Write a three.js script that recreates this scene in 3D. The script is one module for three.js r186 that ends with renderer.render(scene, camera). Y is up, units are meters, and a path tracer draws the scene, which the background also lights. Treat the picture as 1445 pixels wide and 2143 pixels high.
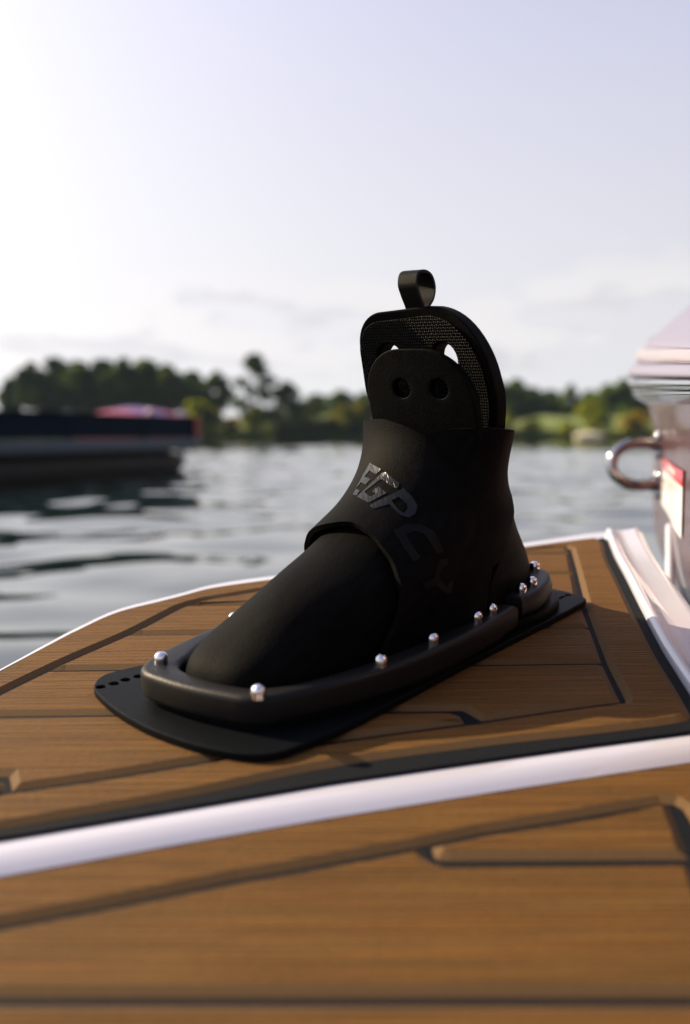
import * as THREE from 'three';
import { mergeGeometries, toCreasedNormals } from 'three/addons/utils/BufferGeometryUtils.js';
import { TessellateModifier } from 'three/addons/modifiers/TessellateModifier.js';

const V3 = (x, y, z) => new THREE.Vector3(x, y, z);
const scene = new THREE.Scene();

// ---------------------------------------------------------------- camera
const F = 2083, CX = 722.5, CY = 1071.5;                 // lens of the photograph in its own pixels (1445 x 2143)
const EYE = 0.5, PITCH = Math.atan((CY - 905) / F);       // eye height over the water, slight look down
const camera = new THREE.PerspectiveCamera(2 * Math.atan(2143 / 2 / F) * 180 / Math.PI, 1445 / 2143, 0.02, 3000);
camera.position.set(0, EYE, 0);
camera.rotation.x = -PITCH;
camera.focus = 0.575;
camera.userData.fStop = 4.6;
camera.updateMatrixWorld(true);

// ---------------------------------------------------------------- light
const EXPOSURE = 2.0;
const SUN = V3(-0.82, 0.50, -0.355).normalize();
const renderer = new THREE.WebGLRenderer({ antialias: true });
renderer.toneMapping = THREE.LinearToneMapping;
renderer.toneMappingExposure = EXPOSURE;
renderer.shadowMap.enabled = true;
const sun = new THREE.DirectionalLight(new THREE.Color(1.0, 0.79, 0.52), 4.8);
sun.position.copy(SUN).multiplyScalar(30);
sun.castShadow = true;
sun.shadow.radius = 1.2;
Object.assign(sun.shadow.camera, { left: -15, right: 15, top: 15, bottom: -15, near: 1, far: 80 });
scene.add(sun, sun.target);

// ---------------------------------------------------------------- noise
function rng(seed) { let s = seed | 0; return () => { s = (s + 0x6d2b79f5) | 0; let t = Math.imul(s ^ (s >>> 15), 1 | s); t = (t + Math.imul(t ^ (t >>> 7), 61 | t)) ^ t; return ((t ^ (t >>> 14)) >>> 0) / 4294967296; }; }
function lattice(nx, ny, seed) { const r = rng(seed), a = new Float32Array(nx * ny); for (let i = 0; i < a.length; i++) a[i] = r(); return (u, v) => { // u, v in 0..1, periodic
  const x = u * nx, y = v * ny, xi = Math.floor(x), yi = Math.floor(y), fx = x - xi, fy = y - yi, sx = fx * fx * (3 - 2 * fx), sy = fy * fy * (3 - 2 * fy);
  const x0 = ((xi % nx) + nx) % nx, x1 = (x0 + 1) % nx, y0 = ((yi % ny) + ny) % ny, y1 = (y0 + 1) % ny;
  return (a[y0 * nx + x0] * (1 - sx) + a[y0 * nx + x1] * sx) * (1 - sy) + (a[y1 * nx + x0] * (1 - sx) + a[y1 * nx + x1] * sx) * sy; }; }
const clamp = (x, a = 0, b = 1) => Math.min(b, Math.max(a, x)), lerp = (a, b, t) => a + (b - a) * t, smooth = (a, b, x) => { const t = clamp((x - a) / (b - a)); return t * t * (3 - 2 * t); };
const toS = (x) => 255 * (x <= 0.0031308 ? 12.92 * x : 1.055 * Math.pow(x, 1 / 2.4) - 0.055);
function dataTex(w, h, fn, srgb, ru = 1, rv = 1) {          // fn(u, v) -> [r, g, b] linear (srgb) or raw 0..1
  const d = new Uint8Array(w * h * 4);
  for (let j = 0; j < h; j++) for (let i = 0; i < w; i++) { const c = fn((i + .5) / w, (j + .5) / h), o = (j * w + i) * 4; for (let k = 0; k < 3; k++) d[o + k] = clamp(Math.round(srgb ? toS(c[k]) : c[k] * 255), 0, 255); d[o + 3] = 255; }
  const t = new THREE.DataTexture(d, w, h); t.wrapS = t.wrapT = THREE.RepeatWrapping; t.magFilter = THREE.LinearFilter; t.minFilter = THREE.LinearMipmapLinearFilter;
  if (srgb) t.colorSpace = THREE.SRGBColorSpace; t.repeat.set(ru, rv); t.needsUpdate = true; return t;
}

// ---------------------------------------------------------------- sky
{
  const W = 1536, H = 768, d = new Float32Array(W * H * 4);
  const c1 = lattice(48, 90, 5), c2 = lattice(110, 200, 6), c3 = lattice(260, 460, 7), dir = V3();
  for (let j = 0; j < H; j++) {
    const up = ((j + .5) / H - .5) * Math.PI, y = Math.sin(up), e = Math.max(0, up) * 180 / Math.PI;
    for (let i = 0; i < W; i++) {
      const az = ((i + .5) / W - .5) * 2 * Math.PI; dir.set(Math.cos(az) * Math.cos(up), y, Math.sin(az) * Math.cos(up));
      const ang = Math.acos(clamp(dir.dot(SUN), -1, 1)) * 180 / Math.PI, glow = 1.24 * Math.exp(-(ang * ang) / (2 * 30 * 30)) + 1.0 * Math.exp(-ang / 9), away = 1 - .52 * smooth(72, 150, ang);
      const t = smooth(0, 38, e), t2 = smooth(20, 90, e);
      let r = away * lerp(lerp(0.79, 0.43, t), 0.18, t2), g = away * lerp(lerp(0.785, 0.455, t), 0.21, t2), b = away * lerp(lerp(0.82, 0.72, t), 0.42, t2);
      r += glow * 0.99; g += glow * 0.95; b += glow * 0.86;
      const u = (i + .5) / W, v = (j + .5) / H;
      const n = 0.55 * c1(u, v) + 0.3 * c2(u, v) + 0.15 * c3(u, v);
      const band = smooth(1.5, 4, e) * (1 - smooth(7.5, 11.5, e));
      const cl = smooth(0.50, 0.64, n) * band;                 // low cumulus: bright heads, greyer bases
      const nb = 0.55 * c1(u, v + .008) + 0.3 * c2(u, v + .008) + 0.15 * c3(u, v + .008), base = smooth(-0.02, 0.10, nb - n + 0.04);
      const cr = lerp(1.10, 0.74, base), cg = lerp(1.06, 0.72, base), cb = lerp(1.02, 0.75, base);
      const k = cl * 0.5;
      r = lerp(r, cr * Math.max(0.85, r * .97), k); g = lerp(g, cg * Math.max(0.85, g * .97), k); b = lerp(b, cb * Math.max(0.86, b * .97), k);
      if (up < 0) { const f = smooth(0, -0.2, up); r = lerp(r, .06, f); g = lerp(g, .09, f); b = lerp(b, .08, f); }
      const o = (j * W + i) * 4; d[o] = r / EXPOSURE; d[o + 1] = g / EXPOSURE; d[o + 2] = b / EXPOSURE; d[o + 3] = 1;
    }
  }
  const sky = new THREE.DataTexture(d, W, H, THREE.RGBAFormat, THREE.FloatType);
  sky.mapping = THREE.EquirectangularReflectionMapping; sky.magFilter = sky.minFilter = THREE.LinearFilter; sky.needsUpdate = true;
  scene.background = sky; scene.environment = sky;
}

// ---------------------------------------------------------------- bookkeeping
const taken = {};
function numbered(n) { taken[n] = (taken[n] ?? -1) + 1; return taken[n] ? n + '_' + String(taken[n]).padStart(3, '0') : n; }
function thing(name, label, category, group) { const o = new THREE.Group(); o.name = numbered(name); o.userData = { label, category }; if (group) o.userData.group = group; scene.add(o); return o; }
function part(name, geo, mat, parent, label) { const m = new THREE.Mesh(geo, mat); m.name = name; m.castShadow = m.receiveShadow = true; if (label) m.userData.label = label; parent.add(m); return m; }
function struct(name, geo, mat) { const m = new THREE.Mesh(geo, mat); m.name = name; m.castShadow = m.receiveShadow = true; m.userData.kind = 'structure'; scene.add(m); return m; }
const col = (r, g, b) => new THREE.Color().setRGB(r, g, b);
const std = (o) => new THREE.MeshStandardMaterial(o), phys = (o) => new THREE.MeshPhysicalMaterial(o);
function merge(list) { return mergeGeometries(list.map((g) => { let q = g.index ? g.toNonIndexed() : g; for (const k of Object.keys(q.attributes)) if (!['position', 'normal', 'uv'].includes(k)) q.deleteAttribute(k); if (!q.attributes.normal) q.computeVertexNormals(); if (!q.attributes.uv) q.setAttribute('uv', new THREE.BufferAttribute(new Float32Array(q.attributes.position.count * 2), 2)); return q; })); }

// ---------------------------------------------------------------- the boat's own axes (deck x along the planks, y up from the deck, z towards the viewer)
const DECK_ROWS = [[0.99897907, 0.01972398, 0.04064206], [-0.02657118, 0.98411793, 0.17551599], [-0.0365347, -0.17641671, 0.98363731]];
const DECK_H = 0.18;                                       // lens over deck
const deckToCam = new THREE.Matrix4().set(
  DECK_ROWS[0][0], DECK_ROWS[1][0], DECK_ROWS[2][0], 0, DECK_ROWS[0][1], DECK_ROWS[1][1], DECK_ROWS[2][1], 0, DECK_ROWS[0][2], DECK_ROWS[1][2], DECK_ROWS[2][2], 0, 0, 0, 0, 1);
const DECK = new THREE.Matrix4().multiplyMatrices(camera.matrixWorld, deckToCam).multiply(new THREE.Matrix4().makeTranslation(0, -DECK_H, 0));
const DECK_INV = DECK.clone().invert();
const camRay = (u, v) => V3((u - CX) / F, -(v - CY) / F, -1);
function onDeck(u, v, y = 0) { const d = camRay(u, v), q = DECK_ROWS.map((r) => r[0] * d.x + r[1] * d.y + r[2] * d.z), t = (y - DECK_H) / q[1]; return [t * q[0], t * q[2]]; }
function world(u, v, depth) { return camRay(u, v).multiplyScalar(depth).applyMatrix4(camera.matrixWorld); }
function boatAt(u, v, depth) { return world(u, v, depth).applyMatrix4(DECK_INV); }
const line = (pts, y) => pts.map(([u, v]) => onDeck(u, v, y));

// ---------------------------------------------------------------- surface materials
const g1 = lattice(3, 120, 11), g2 = lattice(9, 210, 12), g3 = lattice(160, 512, 13), g4 = lattice(7, 40, 14), g5 = lattice(18, 14, 15), g6 = lattice(500, 500, 16);
const grain = (u, v) => 0.38 * g1(u, v) + 0.40 * g2(u, v) + 0.22 * g3(u, v);
const foamBump = dataTex(1024, 1024, (u, v) => { const h = clamp(0.5 + 1.4 * (grain(u, v) - 0.5) + 0.12 * (g6(u, v) - .5)); return [h, h, h]; }, false, 1 / .32, 1 / .16);
function foam(r, g, b, seed) {
  const t = dataTex(1024, 1024, (u, v) => { const k = 1 + 1.25 * (grain(u, v) - 0.5) + 0.16 * (g4(u, v) - 0.5) + 0.10 * (g5(u, v) - .5) + 0.12 * (g6(u, v) - .5), w = g4(u + .37, v + .11) - .5; return [r * k, g * k * (1 + .12 * w), b * k * (1 + .3 * w)]; }, true, 1 / .32, 1 / .16);
  return phys({ map: t, bumpMap: foamBump, bumpScale: 0.0008, roughness: 0.78, specularIntensity: 0.36, sheen: 0.35, sheenColor: col(.60, .32, .09), sheenRoughness: 0.5 });
}
const foamMat = foam(0.100, 0.0465, 0.0090, 1);
const cutTex = (r, g, b) => dataTex(512, 512, (u, v) => { const k = .72 + .56 * g6(u, v); return [r * k, g * k, b * k]; }, true, 1 / .14, 1 / .14);
const cutFoam = std({ map: cutTex(.100, .0530, .0155), roughness: .95 });   // the routed flanks show unbrushed foam
const pn1 = lattice(200, 200, 21), pn2 = lattice(512, 512, 22), pn3 = lattice(24, 24, 23);
const fineBump = dataTex(1024, 1024, (u, v) => { const h = .5 * pn1(u, v) + .5 * pn2(u, v); return [h, h, h]; }, false, 1 / .12, 1 / .12);
const foamBase = phys({ color: col(.006, .008, .011), roughness: .75, specularIntensity: .2, bumpMap: fineBump, bumpScale: .0006 });
const gelcoat = phys({ color: col(.52, .525, .60), roughness: .28, clearcoat: .8, clearcoatRoughness: .08 });
const rubberTex = dataTex(512, 512, (u, v) => { const k = 1 + .5 * (pn2(u, v) - .5) + .5 * (pn3(u, v) - .5), sp = pn1(u + .31, v + .7) > .93 ? 1.5 : 1; return [.0036 * k * sp, .0036 * k * sp, .0034 * k * sp]; }, true, 1 / .10, 1 / .10);
const rubber = phys({ map: rubberTex, roughness: .62, specularIntensity: .055, bumpMap: fineBump, bumpScale: .00018 });
const flangeMat = phys({ color: col(.0085, .008, .0078), roughness: .44, specularIntensity: .30, bumpMap: fineBump, bumpScale: .00012 });
const plateMat = phys({ color: col(.0045, .0055, .0065), roughness: .45, specularIntensity: .07, bumpMap: fineBump, bumpScale: .0002 });
const weave = (u, v) => { const a = u * 64, b = v * 64, odd = (Math.floor(a) + Math.floor(b)) & 1, x = a - Math.floor(a), y = b - Math.floor(b); return odd ? Math.sin(Math.PI * x) * (.55 + .45 * Math.sin(Math.PI * y)) : Math.sin(Math.PI * y) * (.35 + .3 * Math.sin(Math.PI * x)); };
const weaveBump = dataTex(1024, 1024, (u, v) => { const h = clamp(weave(u, v)); return [h, h, h]; }, false, 1 / .105, 1 / .105);
const weaveMat = phys({ color: col(.0022, .0022, .0022), roughness: .34, specularIntensity: .09, bumpMap: weaveBump, bumpScale: .0008 });
const webBump = dataTex(512, 512, (u, v) => { const a = v * 46, x = u * 18, r = Math.floor(a); const h = clamp(.25 + .5 * Math.abs(Math.sin(Math.PI * a)) * (.6 + .4 * Math.sin(2 * Math.PI * (x + .5 * (r & 1))))); return [h, h, h]; }, false, 1 / .026, 1 / .026);
const webMat = phys({ color: col(.0026, .0026, .0026), roughness: .36, specularIntensity: .12, bumpMap: webBump, bumpScale: .0004 });
const st1 = lattice(6, 220, 31), st2 = lattice(14, 400, 32);
const streakBump = dataTex(512, 512, (u, v) => { const h = .6 * st1(u, v) + .4 * st2(u, v); return [h, h, h]; }, false, 1 / .05, 1 / .05);
const letterMat = phys({ color: col(.006, .0058, .0055), roughness: .25, specularIntensity: .6, bumpMap: streakBump, bumpScale: .00022 });
const letterShaded = phys({ color: col(.0055, .0050, .0046), roughness: .42, specularIntensity: .14, bumpMap: streakBump, bumpScale: .00012 });  // same print, duller: shade on the last two marks put into colour and gloss
const chrome = std({ color: col(.80, .79, .80), metalness: 1, roughness: .10 });
const steel = std({ color: col(.42, .42, .44), metalness: 1, roughness: .12 });

// ---------------------------------------------------------------- geometry helpers
function creased(g, a) { g.scale(2000, 2000, 2000); g = toCreasedNormals(g, a); g.scale(5e-4, 5e-4, 5e-4); return g; }   // toCreasedNormals joins corners closer than 1 cm, so work in half millimetres
function planar(g) { const p = g.attributes.position, uv = new Float32Array(p.count * 2); for (let i = 0; i < p.count; i++) { uv[2 * i] = p.getX(i); uv[2 * i + 1] = p.getZ(i) - p.getY(i); } g.setAttribute('uv', new THREE.BufferAttribute(uv, 2)); return g; }
// a flat slab in the x-z plane, its top at y, its upper edge chamfered
function slab(pts, y, thick, bevel, opt = {}) {
  const sh = new THREE.Shape(pts.map(([x, z]) => new THREE.Vector2(x, -z)));
  for (const h of opt.holes ?? []) sh.holes.push(new THREE.Path(h.map(([x, z]) => new THREE.Vector2(x, -z))));
  const bh = opt.bevelH ?? bevel, g = new THREE.ExtrudeGeometry(sh, { depth: Math.max(1e-4, thick - 2 * bh), bevelEnabled: true, bevelSize: bevel, bevelThickness: bh, bevelOffset: -bevel, bevelSegments: opt.seg ?? 2, curveSegments: 8, steps: 1 });
  g.translate(0, 0, bh); g.rotateX(-Math.PI / 2); g.translate(0, y - thick, 0);
  return planar(opt.crease ? creased(g, opt.crease) : g);
}
function spline(pts, n, closed = false) { const c = new THREE.CatmullRomCurve3(pts.map(([x, z]) => V3(x, 0, z)), closed, 'centripetal'); return c.getPoints(n).slice(0, closed ? -1 : undefined).map((p) => [p.x, p.z]); }
function area(p) { let a = 0; for (let i = 0; i < p.length; i++) { const q = p[(i + 1) % p.length]; a += p[i][0] * q[1] - q[0] * p[i][1]; } return a / 2; }
function inset(pts, d) {                                    // shrink a closed outline by d
  const n = pts.length, s = Math.sign(area(pts)), out = [];
  for (let i = 0; i < n; i++) {
    const a = pts[(i + n - 1) % n], b = pts[i], c = pts[(i + 1) % n];
    const n1 = [-(b[1] - a[1]), b[0] - a[0]], n2 = [-(c[1] - b[1]), c[0] - b[0]], l1 = Math.hypot(...n1) || 1, l2 = Math.hypot(...n2) || 1;
    let x = n1[0] / l1 + n2[0] / l2, y = n1[1] / l1 + n2[1] / l2; const l = Math.hypot(x, y) || 1; x /= l; y /= l;
    const k = d / Math.max(.5, x * n1[0] / l1 + y * n1[1] / l1);
    out.push([b[0] + s * x * k, b[1] + s * y * k]);
  }
  return out;
}
function grid(nu, nv, f, closeU = false) {                  // f(i / nu, j / nv) -> Vector3; uv from optional second result
  const pos = [], uv = [], idx = [];
  for (let j = 0; j <= nv; j++) for (let i = 0; i <= nu; i++) { const r = f(i / nu, j / nv), p = r.p ?? r; pos.push(p.x, p.y, p.z); uv.push(...(r.uv ?? [i / nu, j / nv])); }
  for (let j = 0; j < nv; j++) for (let i = 0; i < nu; i++) { const a = j * (nu + 1) + i, b = a + 1, c = a + nu + 1, e = c + 1; idx.push(a, b, c, b, e, c); }
  const g = new THREE.BufferGeometry(); g.setAttribute('position', new THREE.Float32BufferAttribute(pos, 3)); g.setAttribute('uv', new THREE.Float32BufferAttribute(uv, 2)); g.setIndex(idx); g.computeVertexNormals(); return g;
}
function interp(tab, x) { if (x <= tab[0][0]) return tab[0][1]; for (let i = 1; i < tab.length; i++) if (x <= tab[i][0]) { const [a, b] = [tab[i - 1], tab[i]]; return lerp(a[1], b[1], (x - a[0]) / (b[0] - a[0])); } return tab[tab.length - 1][1]; }
function tube(pts, r, n = 40, m = 10, closed = false) { return new THREE.TubeGeometry(new THREE.CatmullRomCurve3(pts, closed, 'centripetal'), n, r, m, closed); }

// ================================================================ THE BOAT: platform, hull, tow eye
const boat = thing('motorboat', 'motorboat stern with brown teak-look swim platform, white edging and glossy sparkling hull at the right', 'boat');
boat.applyMatrix4(DECK);

// outlines read off the deck plane
const UPPER_FAR = [[-300, 1560], [0, 1399], [150, 1319], [240, 1279], [330, 1256], [370, 1246], [430, 1230], [500, 1219], [600, 1206], [800, 1178], [1000, 1154], [1097, 1142], [1180, 1131], [1240, 1124]];
const UPPER_RIGHT = [[1252, 1124], [1261, 1131], [1271, 1165], [1294, 1211], [1325, 1275], [1370, 1363], [1416, 1437], [1440, 1478]];
const UPPER_NEAR = [[1446, 1492], [1440, 1499], [1241, 1527], [1050, 1548], [700, 1595], [387, 1658], [0, 1726], [-300, 1785]];
const upperOut = [...spline(line(UPPER_FAR, 0), 60), ...spline(line(UPPER_RIGHT, 0), 30), ...spline(line(UPPER_NEAR, 0), 30)];
const IN_FAR = [[-300, 1606], [0, 1449], [150, 1377], [271, 1324], [350, 1283], [380, 1268], [410, 1259], [440, 1252], [484, 1245], [567, 1231], [800, 1195], [1000, 1166], [1097, 1153], [1165, 1144]];
const IN_RIGHT = [[1183, 1144], [1191, 1150], [1199, 1185], [1215, 1262], [1237, 1320], [1262, 1388], [1296, 1458]];
const IN_NEAR = [[1290, 1462], [1140, 1482], [992, 1504], [780, 1532], [475, 1577], [242, 1616], [39, 1645], [-300, 1702]];
const inFar = spline(line(IN_FAR, 0), 60), inRight = line(IN_RIGHT, 0), inNear = line(IN_NEAR, 0);
const troughRight = line([[1186, 1142], [1196, 1146], [1208, 1190], [1226, 1262], [1248, 1322], [1274, 1388], [1309, 1456], [1310, 1463], [1304, 1467], [1294, 1467]], 0);
const frameHole = [...inFar.map(([x, z]) => [x - .0013, z - .0026]), ...troughRight, ...inNear.slice(1).map(([x, z]) => [x, z + .0034])];

const platformPts = (() => { const l = line([[-300, 1553], [0, 1392], [150, 1312], [240, 1272], [330, 1249], [370, 1239], [430, 1223], [500, 1211], [600, 1198], [800, 1170], [1000, 1145], [1097, 1133], [1180, 1121], [1240, 1113], [1325, 1105], [1342, 1108], [1352, 1120], [1378, 1179], [1410, 1222], [1445, 1268], [1500, 1345], [1580, 1470], [1600, 1520], [1445, 1545], [1050, 1605], [700, 1655], [0, 1790], [-300, 1850]], -.0055); return [...spline(l.slice(0, 22), 130), ...l.slice(22)]; })();
const stripTop = line([[1600, 1509], [1445, 1534], [1241, 1560], [1050, 1587], [700, 1638], [387, 1692], [0, 1757], [-300, 1814]], -.0048);
const stripLow = line([[1600, 1565], [1445, 1590], [1241, 1620], [1050, 1649], [700, 1704], [387, 1758], [0, 1828], [-300, 1887]], -.0065);
const lowOut = line([[1600, 1565], [1445, 1590], [1241, 1620], [1050, 1649], [700, 1704], [387, 1758], [0, 1828], [-300, 1887], [-900, 3200], [2400, 3200]], -.0065);
{
  const profile = [[0, -.0060], [.04, -.0046], [.10, -.0040], [.3, -.0036], [.5, -.0037], [.62, -.0041], [.74, -.0050], [.86, -.0060], [1, -.0078]];
  const strip = grid(70, profile.length - 1, (a, b) => {
    const f = a * (stripTop.length - 1), i = Math.min(stripTop.length - 2, Math.floor(f)), t = f - i, [k, y] = profile[Math.round(b * (profile.length - 1))];
    const p = [lerp(stripTop[i][0], stripTop[i + 1][0], t), lerp(stripTop[i][1], stripTop[i + 1][1], t)], q = [lerp(stripLow[i][0], stripLow[i + 1][0], t), lerp(stripLow[i][1], stripLow[i + 1][1], t)];
    return V3(lerp(p[0], q[0], k), y, lerp(p[1], q[1], k));
  });
  // right-hand side deck: a rounded lip by the mat, then a shallow pan that rolls over the outer edge
  const inner = spline(line([[1266, 1120], [1283, 1165], [1307, 1211], [1338, 1275], [1384, 1363], [1430, 1437], [1475, 1512]], -.004), 40);
  const outer = spline(line([[1338, 1110], [1378, 1179], [1410, 1222], [1445, 1268], [1500, 1345], [1550, 1420], [1600, 1500]], -.004), 40);
  const lip = [[0, -.006], [.02, -.0015], [.07, .0016], [.14, .0022], [.22, .0008], [.30, -.0016], [.5, -.0022], [.8, -.0014], [.93, -.001], [.985, -.004], [1.0, -.012]];
  const rim = grid(40, lip.length - 1, (a, b) => { const i = Math.round(a * 40), [k, y] = lip[Math.round(b * (lip.length - 1))]; return V3(lerp(inner[i][0], outer[i][0], k), y, lerp(inner[i][1], outer[i][1], k)); });
  const body = slab(platformPts, -.0055, .075, .006, { seg: 4, crease: .6 });
  const lowBody = slab(lowOut.map(([x, z], i) => [x, z - (i < 8 ? .004 : 0)]), -.0104, .06, .002);
  const platform = part('swim_platform', merge([body, strip, rim, lowBody]), gelcoat, boat);
  // black under-layer of the mats
  const baseOut = line([...UPPER_FAR.map(([u, v]) => [u, v + 9]), [1262, 1128], [1276, 1134], [1283, 1165], [1307, 1211], [1338, 1275], [1384, 1363], [1430, 1437], [1475, 1508], [1460, 1530], [1445, 1536], [1241, 1563], [1050, 1590], [700, 1641], [387, 1695], [0, 1760], [-300, 1817]], -.0035);
  part('mat_base', merge([slab(baseOut, -.0022, .0030, .0006), slab(lowOut, -.0084, .0015, .0004)]), foamBase, platform);
  // frame of the upper mat, with a routed groove inside it
  part('mat_border', slab([...upperOut, ...[...frameHole].reverse()], 0, .0095, .0037, { bevelH: .0021, seg: 1 }), [foamMat, cutFoam], platform);
  // planks of the upper mat
  const xl = (z) => interp([...inFar].reverse().map(([x, zz]) => [zz, x]).sort((a, b) => a[0] - b[0]), z);
  const xr = (z) => interp(inRight.map(([x, zz]) => [zz, x]).sort((a, b) => a[0] - b[0]), z);
  const zb = (x) => interp(inNear.map(([xx, zz]) => [xx, zz]).sort((a, b) => a[0] - b[0]), x);
  const seams = [-.860, -.800, -.7316, -.6608, -.5940, -.5277, -.4602, -.3905, -.3208], gap = .0021;
  const nib = [null, null, null, null, null, null, onDeck(975, 1490)[0], onDeck(30, 1630)[0]];
  const zTop = inFar[inFar.length - 1][1];
  for (let r = 0; r < seams.length - 1; r++) {
    let z0 = seams[r] + gap, z1 = seams[r + 1] - gap; if (z1 < zTop + .003) continue;
    const pts = [], steps = 14;
    // far edge left to right
    z0 = Math.max(z0, zTop + .0004);
    const prevNib = nib[r], right = (z) => prevNib != null ? prevNib - .0016 : xr(z);
    const xEnd0 = right(z0), xStart0 = xl(z0);
    pts.push([xStart0, z0]);
    if (prevNib != null) { pts.push([xEnd0 - .011, z0], [xEnd0 - .005, z0 + .001], [xEnd0 - .0015, z0 + .003]); const zc = zb(xEnd0) - .0012; if (zc > z0 + .0035) pts.push([xEnd0, zc]); }
    else { pts.push([xEnd0, z0]); for (let k = 1; k <= 6; k++) { const z = lerp(z0, z1, k / 6); if (z < zb(xr(z)) - .0012) pts.push([xr(z), z]); } }
    // near edge right to left
    const xa = pts[pts.length - 1][0], xb = xl(z1), myNib = nib[r + 1];
    for (let k = 0; k <= steps * 3; k++) {
      const x = lerp(xa, xb, k / (steps * 3)), zn = zb(x) - .0002;
      let z = Math.min(z1, zn);
      if (myNib != null) { if (x > myNib + .0016) z = zn; else if (x > myNib - .010) z = Math.min(zn, z1 + .0003 * 0); else z = Math.min(z1, zn); }
      if (z > z0 + .0006) pts.push([x, z]);
    }
    for (let k = 1; k < 6; k++) { const z = lerp(z1, z0, k / 6); pts.push([xl(z), z]); }
    const clean = pts.filter((p, i) => { const q = pts[(i + 1) % pts.length]; return Math.hypot(p[0] - q[0], p[1] - q[1]) > .0004; });
    part('plank', slab(clean, -.0001 * (r % 2), .0095, .0037, { bevelH: .0021, seg: 1 }), [foamMat, cutFoam], platform);
  }
  // the lower mat: frame, planks
  const LY = -.0062;
  const lowSeam = line([[-300, 1988], [0, 1926], [242, 1881], [500, 1829], [600, 1812], [875, 1762], [1009, 1733], [1200, 1703], [1330, 1681], [1385, 1673], [1412, 1674], [1430, 1684], [1446, 1708], [1480, 1790], [1560, 1980], [1680, 2280], [1800, 2600]], LY);
  const lowEdge = line([[1800, 1534], [1600, 1564], [1445, 1589], [1241, 1619], [1050, 1648], [700, 1703], [387, 1757], [0, 1827], [-300, 1886]], LY);
  part('mat_border', slab([...lowSeam, ...line([[2100, 2600]], LY), ...lowEdge], LY, .0095, .0037, { bevelH: .0021, seg: 1 }), [foamMat, cutFoam], platform);
  const lz = (x) => interp(lowSeam.slice(0, 11).map((p) => p).sort((a, b) => a[0] - b[0]), x), corner = lowSeam[10];
  const rightEdge = line([[1404, 1686], [1412, 1704], [1424, 1735], [1446, 1800], [1520, 1990], [1620, 2280], [1740, 2600]], LY);
  const rx = (z) => interp(rightEdge.map(([x, zz]) => [zz, x]).sort((a, b) => a[0] - b[0]), z);
  const s1 = onDeck(1200, 1796, LY)[1], s2 = onDeck(722, 2084, LY)[1], nx = onDeck(893, 1776, LY)[0];
  { // small tapering plank with a blunt tip
    const pts = [[nx + .0022, lz(nx + .0022) + .0030]]; for (let k = 1; k <= 20; k++) { const x = lerp(nx + .0022, corner[0] - .003, k / 20); pts.push([x, lz(x) + .0030]); }
    pts.push([rightEdge[0][0], rightEdge[0][1]], [rightEdge[1][0], rightEdge[1][1]], [rightEdge[2][0], rightEdge[2][1]], [rx(s1 - gap), s1 - gap], [nx + .008, s1 - gap], [nx + .0045, s1 - gap - .0006], [nx + .0028, s1 - gap - .0022]);
    part('plank', slab(pts, LY, .0095, .0037, { bevelH: .0021, seg: 1 }), [foamMat, cutFoam], platform);
  }
  { const pts = [[-.28, lz(-.28) + .0030]]; for (let k = 1; k <= 24; k++) { const x = lerp(-.28, nx - .0012, k / 24); pts.push([x, lz(x) + .0030]); }
    pts.push([nx - .0004, s1 - .004], [nx + .0016, s1 - .0005], [nx + .006, s1 + gap], [rx(s1 + gap), s1 + gap], [rx(s2 - gap), s2 - gap], [-.28, s2 - gap]);
    part('plank', slab(pts, LY - .0001, .0095, .0037, { bevelH: .0021, seg: 1 }), [foamMat, cutFoam], platform); }
  part('plank', slab([[-.28, s2 + gap], [rx(s2 + gap), s2 + gap], [rx(-.12), -.12], [-.28, -.12]], LY, .0095, .0037, { bevelH: .0021, seg: 1 }), [foamMat, cutFoam], platform);
}

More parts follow.
